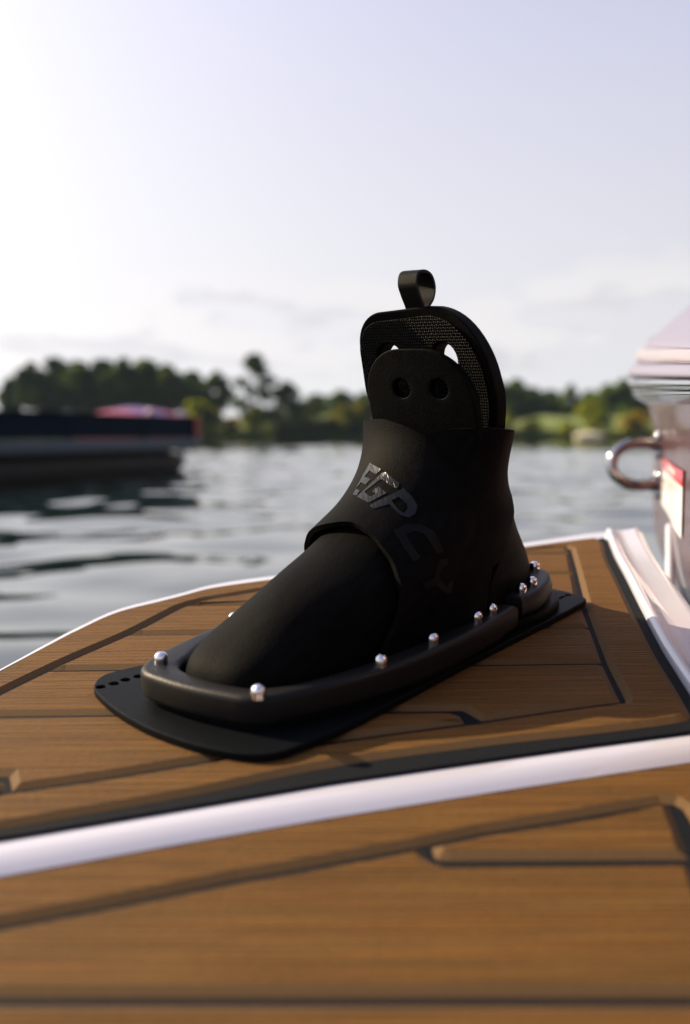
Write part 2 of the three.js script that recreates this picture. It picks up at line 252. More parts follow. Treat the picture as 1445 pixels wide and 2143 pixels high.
// ---- hull side to the right of the platform
{
  const flake = lattice(400, 400, 41), flake2 = lattice(30, 30, 42);
  const hullTex = dataTex(1024, 1024, (u, v) => { const s = flake(u, v) > .955 ? 1 : 0, k = .8 + .4 * flake2(u, v); return s ? [.55, .12, .10] : [.075 * k, .030 * k, .028 * k]; }, true, 2.5, 2.5);
  const hullMat = phys({ map: hullTex, roughness: .32, metalness: 0, specularIntensity: .6, clearcoat: .45, clearcoatRoughness: .05 });
  const deckMat = phys({ color: col(.19, .19, .27), roughness: .5, specularIntensity: .5 });
  const pale = phys({ color: col(.34, .27, .29), roughness: .3, clearcoat: .5 });
  // hull runs from near the viewer to its rounded far corner; stations are [x, z] at camera height, in the world
  const st = [[.150, -.36], [.235, -.66], [.262, -.76], [.300, -.90], [.343, -1.05], [.384, -1.20], [.414, -1.31], [.436, -1.40], [.452, -1.455], [.480, -1.495], [.530, -1.52], [.70, -1.54], [1.0, -1.55]];
  const cv = new THREE.CatmullRomCurve3(st.map(([x, z]) => V3(x, 0, z)), false, 'centripetal');
  const sweep = (prof, a0 = 0, n = 60) => { // prof: [outward offset, height above eye]
    return grid(n, prof.length - 1, (a1, b) => { const a = lerp(a0, 1, a1), p = cv.getPoint(a), t = cv.getTangent(a), nrm = V3(t.z, 0, -t.x).normalize(), [o, y] = prof[Math.round(b * (prof.length - 1))], k = y > 0 ? clamp(.25 + .75 * (-p.z - .36) / 1.04, .25, 1.05) : 1, ko = o > 0 || y > 0 ? k : 1; const q = V3(p.x + nrm.x * o * ko, EYE + y * k, p.z + nrm.z * o * ko); return { p: q.applyMatrix4(DECK_INV), uv: [a * 1.6, y] }; });
  };
  const round = (pts, n) => new THREE.CatmullRomCurve3(pts.map(([a, b]) => V3(a, b, 0)), false, 'centripetal').getPoints(n).map((p) => [p.x, p.y]);
  part('hull', sweep(round([[.012, .042], [.004, .02], [0, 0], [0, -.06], [-.001, -.11], [-.006, -.15], [-.03, -.21], [-.07, -.27], [-.12, -.33], [-.2, -.42], [-.3, -.52]], 40)), hullMat, boat);
  part('rub_rail', merge([
    sweep(round([[.006, .036], [.012, .040], [.024, .047], [.030, .053], [.029, .058], [.022, .060]], 20)),
    sweep(round([[.02, .0595], [.032, .061], [.037, .066], [.036, .073], [.030, .0775], [.018, .0785]], 20))]), steel, boat);
  part('gunwale', merge([sweep(round([[.018, .078], [.036, .0785], [.038, .083], [.032, .094], [.022, .0965]], 16))]), deckMat, boat);
  part('deck_moulding', sweep(round([[.02, .096], [.026, .099], [.024, .116], [.012, .118]], 12)), pale, boat);
  part('engine_cover', sweep(round([[.012, .1175], [.016, .119], [-.02, .155], [-.07, .195], [-.13, .235], [-.3, .26]], 30)), deckMat, boat);
  const cleat = boatAt(1378, 707, 1.42);
  const cl = new THREE.CapsuleGeometry(.006, .022, 4, 10); cl.rotateZ(-.9); cl.translate(cleat.x, cleat.y, cleat.z);
  const leg = new THREE.CylinderGeometry(.004, .006, .02, 10); leg.translate(cleat.x + .004, cleat.y - .012, cleat.z);
  part('deck_cleat', merge([cl, leg]), std({ color: col(.03, .03, .03), roughness: .5 }), boat);
  // tow eye: a bent bar between two collared studs
  const top = boatAt(1383, 929, 1.30), low = boatAt(1383, 1013, 1.30), lt = boatAt(1318, 930, 1.285), ll = boatAt(1318, 1013, 1.285), l1 = boatAt(1287, 950, 1.28), l2 = boatAt(1280, 971, 1.28), l3 = boatAt(1287, 993, 1.28);
  const eye = new THREE.CatmullRomCurve3([V3(top.x + .02, top.y, top.z), top, lt, l1, l2, l3, ll, low, V3(low.x + .02, low.y, low.z)], false, 'centripetal');
  const collars = [top, low].flatMap((p) => [[.0125, .007, 0], [.0095, .014, -.005], [.0140, .005, .007]].map(([r, h, dx]) => { const g = new THREE.CylinderGeometry(r, r * 1.06, h, 20); g.rotateZ(Math.PI / 2); g.translate(p.x + dx, p.y, p.z); return g; }));
  const bosses = [top, low].flatMap((p) => [.012, -.012].map((dy) => { const g = new THREE.SphereGeometry(.0075, 16, 12); g.translate(p.x - .002, p.y + dy, p.z + .003); return g; }));
  part('tow_eye', merge([new THREE.TubeGeometry(eye, 90, .0072, 16), ...collars, ...bosses]), steel, boat);
  // warning label on the hull
  const cvs = document.createElement('canvas'); cvs.width = 256; cvs.height = 512; const c = cvs.getContext('2d');
  c.fillStyle = '#efeeee'; c.fillRect(0, 0, 256, 512); c.fillStyle = '#c8202a'; c.fillRect(0, 0, 256, 120); c.fillStyle = '#f3dede'; c.fillRect(60, 38, 120, 44);
  c.fillStyle = '#b9b4b8'; for (let i = 0; i < 13; i++) c.fillRect(70, 150 + i * 25, 130 + ((i * 37) % 45), 7);
  c.fillStyle = '#222'; c.beginPath(); c.moveTo(28, 200); c.lineTo(52, 240); c.lineTo(10, 240); c.fill();
  const ct = new THREE.CanvasTexture(cvs); ct.colorSpace = THREE.SRGBColorSpace;
  const aOf = (z) => { let best = 0, d = 9; for (let i = 0; i <= 600; i++) { const p = cv.getPoint(i / 600), e = Math.abs(p.z - z); if (p.x < .46 && e < d) { d = e; best = i / 600; } } return best; };
  const a0 = aOf(-1.20), a1 = aOf(-.80);
  part('warning_label', grid(20, 8, (u, v) => { const a = lerp(a0, a1, u), p = cv.getPoint(a), t = cv.getTangent(a), n = V3(t.z, 0, -t.x).normalize(), y = lerp(-.086, -.031, v); return { p: V3(p.x + n.x * .0012, EYE + y, p.z + n.z * .0012).applyMatrix4(DECK_INV), uv: [u, v] }; }), phys({ map: ct, roughness: .35, clearcoat: .5 }), boat, 'white warning sticker with a red heading');
  // stay between platform and hull
  const b0 = boatAt(1402, 1130, 1.0), b1 = boatAt(1402, 1235, .93), bd = b1.clone().sub(b0);
  const bg = new THREE.CylinderGeometry(.0042, .0042, bd.length() + .05, 14); bg.applyQuaternion(new THREE.Quaternion().setFromUnitVectors(V3(0, 1, 0), bd.clone().normalize())); bg.translate((b0.x + b1.x) / 2, (b0.y + b1.y) / 2, (b0.z + b1.z) / 2);
  part('platform_stay', bg, gelcoat, boat);
}

// ================================================================ THE BOOT
const boot = thing('waterski_boot', 'black rubber waterski boot on a flat base plate, standing on the teak-look platform', 'waterski boot');
{
  const T = V3(-.595, 0, .804).normalize(), L = V3(T.z, 0, -T.x), O = V3(.03, 0, -.51).addScaledVector(L, -.0465);
  const m = new THREE.Matrix4().makeBasis(T, V3(0, 1, 0), L.clone().negate()).setPosition(O);
  boot.applyMatrix4(new THREE.Matrix4().multiplyMatrices(DECK, m));
}
const bp = (s, w, y) => V3(s, y, -w);
const flat = (pts, y, thick, bevel, opt) => slab(pts.map(([s, w]) => [s, -w]), y, thick, bevel, opt);

// base plate with its rows of mounting holes
{
  const rim = [[.1118, -.0967], [.1184, -.0943], [.1232, -.0909], [.1291, -.0844], [.1362, -.0682], [.1430, -.0467], [.1464, -.0306], [.1484, -.0164], [.1489, .0080], [.1474, .0221], [.1451, .0323], [.1415, .0409], [.1376, .0456], [.1322, .0490], [.1235, .0509], [.10, .0536], [-.02, .0520], [-.15, .0515], [-.1650, .0500], [-.1700, .0450], [-.1757, .0320], [-.1785, .0100], [-.1790, -.0200], [-.176, -.048], [-.168, -.060], [-.10, -.066], [.03, -.072], [.0897, -.0920]];
  const out = spline(rim, 160, true);
  const disc = (s, w, r, n = 14) => Array.from({ length: n }, (_, i) => [s + r * Math.cos(i / n * 2 * Math.PI), -(w + r * Math.sin(i / n * 2 * Math.PI))]);
  const hp = [[212, 1437], [240, 1430], [264, 1422], [291, 1415], [305, 1440]].map(([u, v]) => onBoot(u, v)), hr = [[1156, 1258], [1190, 1245]].map(([u, v]) => onBoot(u, v));
  const holes = [...hp.map(([s, w], i) => disc(s, w, i < 4 ? .0026 : .0016)), ...hr.map(([s, w]) => disc(s, w, .0022))];
  const [sa, wa] = onBoot(1166, 1254), [sb, wb] = onBoot(1181, 1248), dx = sb - sa, dw = wb - wa, dl = Math.hypot(dx, dw), ex = dw / dl * .0011, ew = -dx / dl * .0011;
  holes.push([[sa + ex, -(wa + ew)], [sb + ex, -(wb + ew)], [sb - ex, -(wb - ew)], [sa - ex, -(wa - ew)]]);
  part('base_plate', slab(out.map(([s, w]) => [s, -w]), .0042, .0040, .0007, { holes, seg: 2 }), plateMat, boot);
}
function onBoot(u, v, y = .0042) { const [x, z] = onDeck(u, v, y), T = [-.595, .804], k = Math.hypot(...T), t = [T[0] / k, T[1] / k], l = [t[1], -t[0]], ox = .03 - .0465 * l[0], oz = -.51 - .0465 * l[1]; return [(x - ox) * t[0] + (z - oz) * t[1], (x - ox) * l[0] + (z - oz) * l[1]]; }

// clamping ring: front U and rear piece
{
  const outer = [[-.0735, .0500], [-.04, .0540], [0, .0560], [.0375, .0545], [.0700, .0490], [.1050, .0382], [.1190, .0320], [.1265, .0235], [.1295, .0110], [.1320, -.0100], [.1318, -.0300], [.1300, -.0430], [.1245, -.0515], [.1100, -.0590], [.0800, -.0660], [.0475, -.0712], [0, -.0700], [-.04, -.066], [-.0735, -.060]];
  const inner = [[-.0735, -.046], [-.04, -.052], [0, -.055], [.0475, -.0560], [.0800, -.0520], [.1000, -.0430], [.1110, -.0375], [.1165, -.0290], [.1178, -.0080], [.1160, .0140], [.1110, .0213], [.0980, .0290], [.0800, .0345], [.0440, .0400], [0, .0415], [-.04, .0395], [-.0735, .0375]];
  const pts = [...spline(outer, 110), ...spline(inner, 100)];
  part('front_flange', flat(pts,   .0214, .0146, .0034, { seg: 4, crease: .7 }), flangeMat, boot);
  const rOut = [[-.0785, .0500], [-.10, .0500], [-.118, .0465], [-.135, .0405], [-.150, .0300], [-.160, .0165], [-.1640, 0], [-.160, -.018], [-.148, -.034], [-.12, -.052], [-.0785, -.058]];
  const rIn = [[-.0785, -.046], [-.118, -.040], [-.136, -.024], [-.144, 0], [-.139, .015], [-.125, .026], [-.105, .033], [-.0785, .0365]];
  part('rear_flange', flat([...spline(rOut, 90), ...spline(rIn, 70)], .0245, .0135, .0042, { seg: 5, crease: .7 }), flangeMat, boot);
  // thinner riser under the ring
  const riserF = inset(pts, .0042);
  part('riser', flat(riserF, .0070, .0030, .0004), plateMat, boot);
  const rr = spline([[-.079, .047], [-.10, .0500], [-.118, .0490], [-.138, .0440], [-.153, .0330], [-.164, .0185], [-.1680, 0], [-.163, -.02], [-.150, -.036], [-.12, -.054], [-.079, -.058]], 80);
  part('riser', flat([...rr, [-.079, 0]], .0105, .0064, .0012, { seg: 2, crease: .6 }), plateMat, boot);
  // acorn screws
  const prof = [[0, .0058], [.0013, .0056], [.0024, .0050], [.0031, .0041], [.0034, .0030], [.0034, .0019], [.0033, .0008], [.0033, -.0008]].map(([r, y]) => new THREE.Vector2(Math.max(r, 1e-5), y)).reverse();
  const sg = new THREE.LatheGeometry(prof, 24);
  const seats = [[.1159, -.0459, .0213], [.0470, -.0632, .0224], [.1226, .0272, .0213], [.0577, .0470, .0213], [.0140, .0480, .0213], [-.0332, .0460, .0213], [-.0512, .0450, .0213], [-.0900, .0428, .0244], [-.1085, .0400, .0244], [-.146, .0220, .0244]];
  for (const [s, w, y] of seats) { const k = part('screw', sg, chrome, boot); k.position.copy(bp(s, w, y)); }
}

// the soft boot: horizontal slices [height, toe end, heel end, half width, squareness]
const TB = [[.004, .122, -.160, .0400, 3.1], [.026, .1195, -.156, .0412, 3.0], [.040, .1010, -.147, .0420, 2.42], [.0555, .0745, -.136, .0396, 2.05], [.0640, .0508, -.130, .0387, 2], [.0713, .032, -.126, .038, 2], [.081, .0105, -.117, .0355, 2], [.095, -.0105, -.109, .0350, 2], [.1065, -.0222, -.106, .0367, 2], [.120, -.030, -.105, .0395, 2], [.135, -.033, -.104, .0415, 2], [.150, -.034, -.104, .0415, 2]];
const cubic = [1, 2, 3, 4].map((k) => { const n = TB.length, d = [], m = []; for (let i = 0; i < n - 1; i++) d.push((TB[i + 1][k] - TB[i][k]) / (TB[i + 1][0] - TB[i][0])); for (let i = 0; i < n; i++) m.push(i === 0 ? d[0] : i === n - 1 ? 0 : (d[i - 1] + d[i]) / 2);
  return (y) => { y = clamp(y, TB[0][0], TB[n - 1][0]); let i = 0; while (i < n - 2 && y > TB[i + 1][0]) i++; const h = TB[i + 1][0] - TB[i][0], t = (y - TB[i][0]) / h; return (1 + 2 * t) * (1 - t) ** 2 * TB[i][k] + t * (1 - t) ** 2 * h * m[i] + t * t * (3 - 2 * t) * TB[i + 1][k] + t * t * (t - 1) * h * m[i + 1]; }; });
function slice(y, ph) { const f = cubic[0](y), b = cubic[1](y), hw = cubic[2](y), n = cubic[3](y), cs = (f + b) / 2, a = (f - b) / 2, c = Math.cos(ph), s = Math.sin(ph), m = c > 0 ? n : 2.2; return V3(cs + a * Math.sign(c) * Math.abs(c) ** (2 / m), hw * Math.sign(s) * Math.abs(s) ** (2 / m) - .007 * (1 - smooth(.024, .056, y)) * smooth(-.02, .10, c), y); }
function skin(y, ph, off = 0) { const p = slice(y, ph); if (off) { const e = 1e-4, dp = slice(y, ph + e).sub(slice(y, ph - e)), dy = slice(y + e, ph).sub(slice(y - e, ph)), n = dp.cross(dy).normalize(); const cs = (cubic[0](y) + cubic[1](y)) / 2; if (n.dot(V3(p.x - cs, p.y, .03)) < 0) n.negate(); p.addScaledVector(n, off); } return bp(p.x, p.y, p.z); }
// a sheet of material wrapped on the boot between two height curves, with thickness
function wrap(phis, lo, hi, o0, o1, ny = 26) {
  const loop = []; for (let j = 0; j <= ny; j++) loop.push([j / ny, 1]); for (const k of [.75, .5, .25]) loop.push([1, k]); for (let j = ny; j >= 0; j -= 2) loop.push([j / ny, 0]); for (const k of [.25, .5, .75]) loop.push([0, k]); loop.push([0, 1]);
  const nu = phis.length - 1;
  const g = grid(nu, loop.length - 1, (a, b) => { const i = Math.round(a * nu), ph = phis[i], [t, k] = loop[Math.round(b * (loop.length - 1))], tip = i === 0 || i === nu ? .5 : k, y = lerp(lo(ph), hi(ph), t), p = skin(y, ph, lerp(o0(ph), o1(ph), tip)); return { p, uv: [ph * .06, y] }; });
  return creased(g, .55);
}
const span = (a, b, n, f = (t) => t) => Array.from({ length: n + 1 }, (_, i) => lerp(a, b, f(i / n)));
const kst = (v) => () => v;
const strapTop = [[-1.95, .0296], [-1.86, .0455], [-1.7, .085], [-1.45, .116], [-1.0, .128], [-.431, .1310], [-.279, .1314], [-.032, .1294], [.179, .1263], [.382, .1216], [.703, .1094], [1.002, .098], [1.3, .0835], [1.559, .0652], [1.698, .0455], [1.734, .0296], [1.76, .014]];
const strapLow = [[-1.95, .010], [-1.85, .018], [-1.7, .030], [-1.5, .042], [-1.2, .056], [-.897, .0655], [-.651, .0702], [-.408, .0733], [-.20, .0752], [-.05, .0762], [.06, .0764], [.152, .0759], [.408, .0728], [.651, .0673], [.897, .0596], [1.075, .05], [1.19, .0389], [1.263, .0304], [1.32, .012]];
function curveOf(tab) { const n = tab.length, d = [], m = []; for (let i = 0; i < n - 1; i++) d.push((tab[i + 1][1] - tab[i][1]) / (tab[i + 1][0] - tab[i][0])); for (let i = 0; i < n; i++) m.push(i === 0 ? d[0] : i === n - 1 ? d[n - 2] : d[i - 1] * d[i] <= 0 ? 0 : 2 * d[i - 1] * d[i] / (d[i - 1] + d[i]));
  return (x) => { x = clamp(x, tab[0][0], tab[n - 1][0]); let i = 0; while (i < n - 2 && x > tab[i + 1][0]) i++; const h = tab[i + 1][0] - tab[i][0], t = (x - tab[i][0]) / h; return (1 + 2 * t) * (1 - t) ** 2 * tab[i][1] + t * (1 - t) ** 2 * h * m[i] + t * t * (3 - 2 * t) * tab[i + 1][1] + t * t * (t - 1) * h * m[i + 1]; }; }
{
  part('liner', grid(120, 40, (a, b) => { const ph = lerp(-Math.PI, Math.PI, a), y = lerp(.010, .108, b); return { p: skin(y, ph, -.0022), uv: [ph * .06, y] }; }), rubber, boot);
  part('toe_shell', wrap(span(-1.85, 1.85, 150), kst(.010), (p) => lerp(.086, .058, smooth(.9, 1.85, Math.abs(p))), kst(-.002), kst(0), 60), rubber, boot);
  part('heel_counter', wrap(span(1.79, 2 * Math.PI - 1.79, 100), kst(.010), (() => { const c = curveOf([[1.78, .022], [1.796, .03], [1.826, .0387], [1.929, .0468], [2.086, .0623], [2.249, .0716], [2.7, .077], [3.15, .079]]); return (p) => c(p > Math.PI ? 2 * Math.PI - p : p); })(), kst(-.002), kst(.0006)), rubber, boot);
  const rTop = curveOf([[.25, .117], [.394, .1223], [.538, .1256], [.721, .127], [1.053, .127], [1.391, .1262], [1.702, .1245], [2.2, .122], [3.15, .121]]), rLow = curveOf([[.25, .100], [.7, .088], [1.0, .074], [1.35, .056], [1.55, .048], [1.719, .0469], [1.843, .0474], [1.952, .0533], [2.038, .0641], [2.3, .078], [3.15, .086]]);
  const mir = (c) => (p) => c(p > Math.PI ? 2 * Math.PI - p : p);
  part('rear_strap', wrap(span(.28, 2 * Math.PI - .28, 150), mir(rLow), mir(rTop), kst(.0004), kst(.0040), 34), rubber, boot);
  const sTop = curveOf(strapTop), sLow = curveOf(strapLow);
  const strap = part('front_strap', wrap(span(-1.93, 1.755, 190), (p) => Math.min(sLow(p), sTop(p) - .0008), sTop, (p) => lerp(.0014, .0034, smooth(.070, .085, sTop(p))), (p) => lerp(.0046, .0064, smooth(.070, .085, sTop(p))), 44), rubber, boot);
  // raised gloss lettering on the strap
  const glyphs = [
    [[[-.341, .104], [-.059, .101], [-.105, .0982], [-.27, .0998], [-.311, .0964], [-.152, .0954], [-.179, .0927], [-.314, .0935], [-.327, .0902], [-.215, .0895], [-.207, .0872], [-.30, .0872], [-.345, .0917], [-.375, .0975]]],
    [[[-.019, .0989], [.031, .0997], [.31, .0947], [.33, .0936], [.325, .0919], [.216, .0932], [.05, .0959], [.01, .0954], [-.109, .0895], [-.08, .0888], [.045, .0873], [.093, .089], [.01, .0899], [.06, .0924], [.235, .0896], [.11, .0855], [.083, .0847], [-.185, .0868]]],
    [[[.409, .0924], [.58, .0881], [.68, .0845], [.717, .0808], [.687, .0785], [.579, .0797], [.362, .0846], [.214, .0822], [.127, .0835]], [[.355, .0862], [.413, .0882], [.549, .0853], [.602, .0829], [.597, .0807], [.531, .0819]]],
    [[[.631, .0735], [.695, .076], [.852, .0753], [1.001, .0724], [1.116, .0679], [1.216, .0631], [1.168, .0626], [1.047, .0675], [.928, .0715], [.831, .0729], [.762, .0719], [1.053, .0617], [1.019, .0604]]],
    [[[1.236, .06], [1.297, .0597], [1.344, .0571], [1.296, .056], [1.304, .0526], [1.425, .0468], [1.452, .0495], [1.521, .0412], [1.454, .0432], [1.324, .0492], [1.242, .0489], [1.203, .0513], [1.275, .0523], [1.248, .0567]]],
  ];
  const R = .045, tess = new TessellateModifier(.0028, 7), offAt = (ph) => lerp(.0046, .0064, smooth(.070, .085, sTop(ph)));
  for (const [n, [o, h]] of glyphs.entries()) {
    const sh = new THREE.Shape(o.map(([p, y]) => new THREE.Vector2(p * R, y))); if (h) sh.holes.push(new THREE.Path(h.map(([p, y]) => new THREE.Vector2(p * R, y))));
    const g = tess.modify(new THREE.ExtrudeGeometry(sh, { depth: .0010, bevelEnabled: false })), p = g.attributes.position, uv = new Float32Array(p.count * 2);
    for (let i = 0; i < p.count; i++) { const ph = p.getX(i) / R, y = p.getY(i), q = skin(y, ph, offAt(ph) - .0006 + p.getZ(i)); uv[2 * i] = p.getX(i) * .75 - y * .66; uv[2 * i + 1] = p.getX(i) * .66 + y * .75; p.setXYZ(i, q.x, q.y, q.z); }
    g.setAttribute('uv', new THREE.BufferAttribute(uv, 2)); g.deleteAttribute('normal');
    part('letter', creased(g, .7), n < 3 ? letterMat : letterShaded, strap);
  }
}
// tall back panel, its woven lining, the tongue in front of it and the pull loop
{
  const blade = (outline, holes, th, bevel, place, edge = .004) => {
    const sh = new THREE.Shape(outline.map(([w, y]) => new THREE.Vector2(w, y))); for (const [w, y, rx, ry] of holes) { const p = new THREE.Path(); p.absellipse(w, y, rx, ry, 0, 2 * Math.PI); sh.holes.push(p); }
    let g = new THREE.ExtrudeGeometry(sh, { depth: th - 2 * bevel, bevelEnabled: bevel > 0, bevelSize: bevel, bevelThickness: bevel, bevelOffset: -bevel, bevelSegments: 3, curveSegments: 10 }); g.translate(0, 0, bevel);
    g = new TessellateModifier(edge, 7).modify(g); const p = g.attributes.position, uv = new Float32Array(p.count * 2);
    for (let i = 0; i < p.count; i++) { const w = p.getX(i), y = p.getY(i), t = p.getZ(i); uv[2 * i] = w; uv[2 * i + 1] = y + t; const [s, w2, y2] = place(w, y, t); p.setXYZ(i, s, y2, -w2); }
    g.setAttribute('uv', new THREE.BufferAttribute(uv, 2)); g.deleteAttribute('normal'); return creased(g, .5);
  };
  const arch = (half, taper, y0, y1, rl, rr = rl, dip = 0, n = 14) => { const o = [[-half + taper, y0], [half - taper, y0], [half, y0 + (y1 - y0) * .45]]; for (let i = 0; i <= n; i++) { const a = i / n * Math.PI / 2; o.push([half - rr + rr * Math.cos(a), y1 - rr + rr * Math.sin(a)]); } for (let i = 0; i <= n; i++) { const a = Math.PI / 2 + i / n * Math.PI / 2; o.push([-half + rl + rl * Math.cos(a), y1 - dip - rl + rl * Math.sin(a)]); } o.push([-half, y0 + (y1 - y0) * .45]); return o; };
  const backS = (w, y) => -.0795 + .33 * (y - .12) + 1.6 * w * w;
  const backPlace = (w, y, t) => [backS(w, y) + t, w * (1 - .10 * smooth(.12, .185, y) - .17 * (1 - smooth(.108, .150, y))), y];
  part('back_panel', blade(arch(.0470, .002, .104, .1945, .021, .037, .0022), [[-.0250, .1650, .0085, .0088], [.0160, .1650, .0085, .0088]], .0115, .0012, backPlace), rubber, boot);
  part('mesh_lining', blade(arch(.0442, .002, .106, .1908, .019, .0345, .0022), [[-.0230, .1666, .0095, .0098], [.0180, .1666, .0095, .0098]], .0014, .0004, (w, y, t) => backPlace(w - .0020, y - .0016, t + .0114)), weaveMat, boot);
  const tongueS = (w, y) => -.052 + .22 * (y - .14) - 1.2 * w * w + .004;
  part('tongue', blade(arch(.0366, .003, .085, .1712, .027, .033), [[-.0105, .1487, .0060, .0056], [.0150, .1487, .0060, .0056]], .0062, .0010, (w, y, t) => [tongueS(w, y) + t, w + .0030, y]), rubber, boot);
  // pull loop of webbing
  const s0 = backS(0, .193) + .006, path = new THREE.CatmullRomCurve3([[s0 + .0028, .190], [s0 + .0034, .194], [s0 + .0075, .2005], [s0 + .0105, .207], [s0 + .0088, .2122], [s0 + .0025, .2138], [s0 - .0045, .2115], [s0 - .0078, .2055], [s0 - .0062, .1990], [s0 - .0015, .194], [s0 - .001, .190]].map(([s, y]) => V3(s, y, 0)), false, 'centripetal');
  const half = .0062, th = .0008, ring = [[-half, th], [half, th], [half, -th], [-half, -th], [-half, th]], W0 = -.0012;
  part('pull_loop', creased(grid(4, 60, (a, b) => { const p = path.getPoint(b), t = path.getTangent(b), [w, o] = ring[Math.round(a * 4)]; return { p: bp(p.x - t.y * o, W0 + w, p.y + t.x * o), uv: [w, b * .06] }; }), .6), webMat, boot);
}

// ================================================================ WATER
{
  const r = rng(77), waves = [];
  for (let i = 0; i < 40; i++) { const l = .40 * Math.pow(4.5, r()), k = 2 * Math.PI / l, th = 1.40 + (r() + r() + r() - 1.5) * 1.25, sl = .0125 * Math.pow(l / .5, .12); waves.push([k * Math.cos(th), k * Math.sin(th), sl / k, r() * 6.28, l]); }
  for (let i = 0; i < 14; i++) { const l = .12 * Math.pow(3.2, r()), k = 2 * Math.PI / l, th = 1.15 + (r() + r() + r() - 1.5) * 1.9; waves.push([k * Math.cos(th), k * Math.sin(th), 0.0030 / k, r() * 6.28, l]); }
  const h = (x, z, dr) => { let y = 0; for (const [kx, kz, a, p, l] of waves) { const f = smooth(1.6, 3.2, l / dr); if (f > 0) y += f * a * Math.sin(kx * x + kz * z + p + .5 * Math.sin(kx * x * .31 - kz * z * .27)); } return y; };
  const rs = [.35]; while (rs[rs.length - 1] < 110) { const q = rs[rs.length - 1]; rs.push(q + (q < 14 ? .012 + .0028 * q : .05 * Math.pow(q / 14, 2.2))); }
  const ths = []; for (let a = -Math.PI; a < Math.PI - 1e-6;) { ths.push(a); const off = Math.abs(a); a += off < .48 ? .0032 : off < .8 ? .012 : .06; } ths.push(Math.PI);
  const pos = [], idx = [], uv = [], nt = ths.length;
  for (let j = 0; j < rs.length; j++) { const q = rs[j], dr = (q < 14 ? .012 + .0028 * q : .05 * Math.pow(q / 14, 2.2)); for (let i = 0; i < nt; i++) { const a = i === nt - 1 ? ths[0] : ths[i], x = q * Math.sin(a), z = -q * Math.cos(a), cell = Math.max(dr, q * (ths[Math.min(i + 1, nt - 1)] - ths[Math.max(i - 1, 0)]) / 2); pos.push(x, h(x, z, cell), z); uv.push(x, z); } }
  for (let j = 0; j < rs.length - 1; j++) for (let i = 0; i < nt - 1; i++) { const a = j * nt + i, b = a + 1, c = a + nt, e = c + 1; idx.push(a, c, b, b, c, e); }
  // inner disc and a plain rim out to the horizon
  const far = pos.length / 3; for (let i = 0; i < nt; i++) { const a = i === nt - 1 ? ths[0] : ths[i]; pos.push(2500 * Math.sin(a), 0, -2500 * Math.cos(a)); uv.push(2500 * Math.sin(a), -2500 * Math.cos(a)); }
  for (let i = 0; i < nt - 1; i++) { const a = far - nt + i, b = a + 1, c = far + i, e = c + 1; idx.push(a, c, b, b, c, e); }
  const g = new THREE.BufferGeometry(); g.setAttribute('position', new THREE.Float32BufferAttribute(pos, 3)); g.setAttribute('uv', new THREE.Float32BufferAttribute(uv, 2)); g.setIndex(idx); g.computeVertexNormals();
  const rw = rng(5), tw = []; for (let i = 0; i < 70; i++) { const kx = Math.round((rw() - .5) * 26), ky = Math.round((rw() - .2) * 40), k = Math.hypot(kx, ky) || 1; tw.push([kx, ky, 1 / Math.pow(k, 1.1), rw() * 6.28]); }
  const rip = dataTex(1024, 1024, (u, v) => { let s = 0; for (const [kx, ky, a, p] of tw) s += a * Math.sin(2 * Math.PI * (kx * u + ky * v) + p); const q = clamp(.5 + .28 * s); return [q, q, q]; }, false, 1 / 3.1, 1 / 3.1);
  struct('water', g, phys({ color: col(.005, .016, .010), roughness: .02, ior: 1.333, clearcoat: .35, clearcoatRoughness: .03, bumpMap: rip, bumpScale: .0004 }));
}

// ================================================================ FAR SHORE
{
  const gn = lattice(60, 20, 51), bankTex = dataTex(512, 128, (u, v) => { const k = .6 + .8 * gn(u, v), w = gn(u * .5 + .3, v); return [.082 * k + .05 * w, .130 * k + .03 * w, .022 * k]; }, true, .02, .05);
  const sh = grid(160, 6, (a, b) => { const x = lerp(-260, 260, a), n = gn(a * 3.1, .2) * 1.6; const z = -102 - n - [0, .6, 2.5, 8, 20, 60, 200][Math.round(b * 6)], y = [-.3, .25, .85, 1.7, 2.3, 2.5, 2.5][Math.round(b * 6)] * (.8 + .5 * gn(a * 2.3, .6)); return { p: V3(x, y, z), uv: [x, z] }; });
  struct('shore', sh, std({ map: bankTex, roughness: .95 }));
}
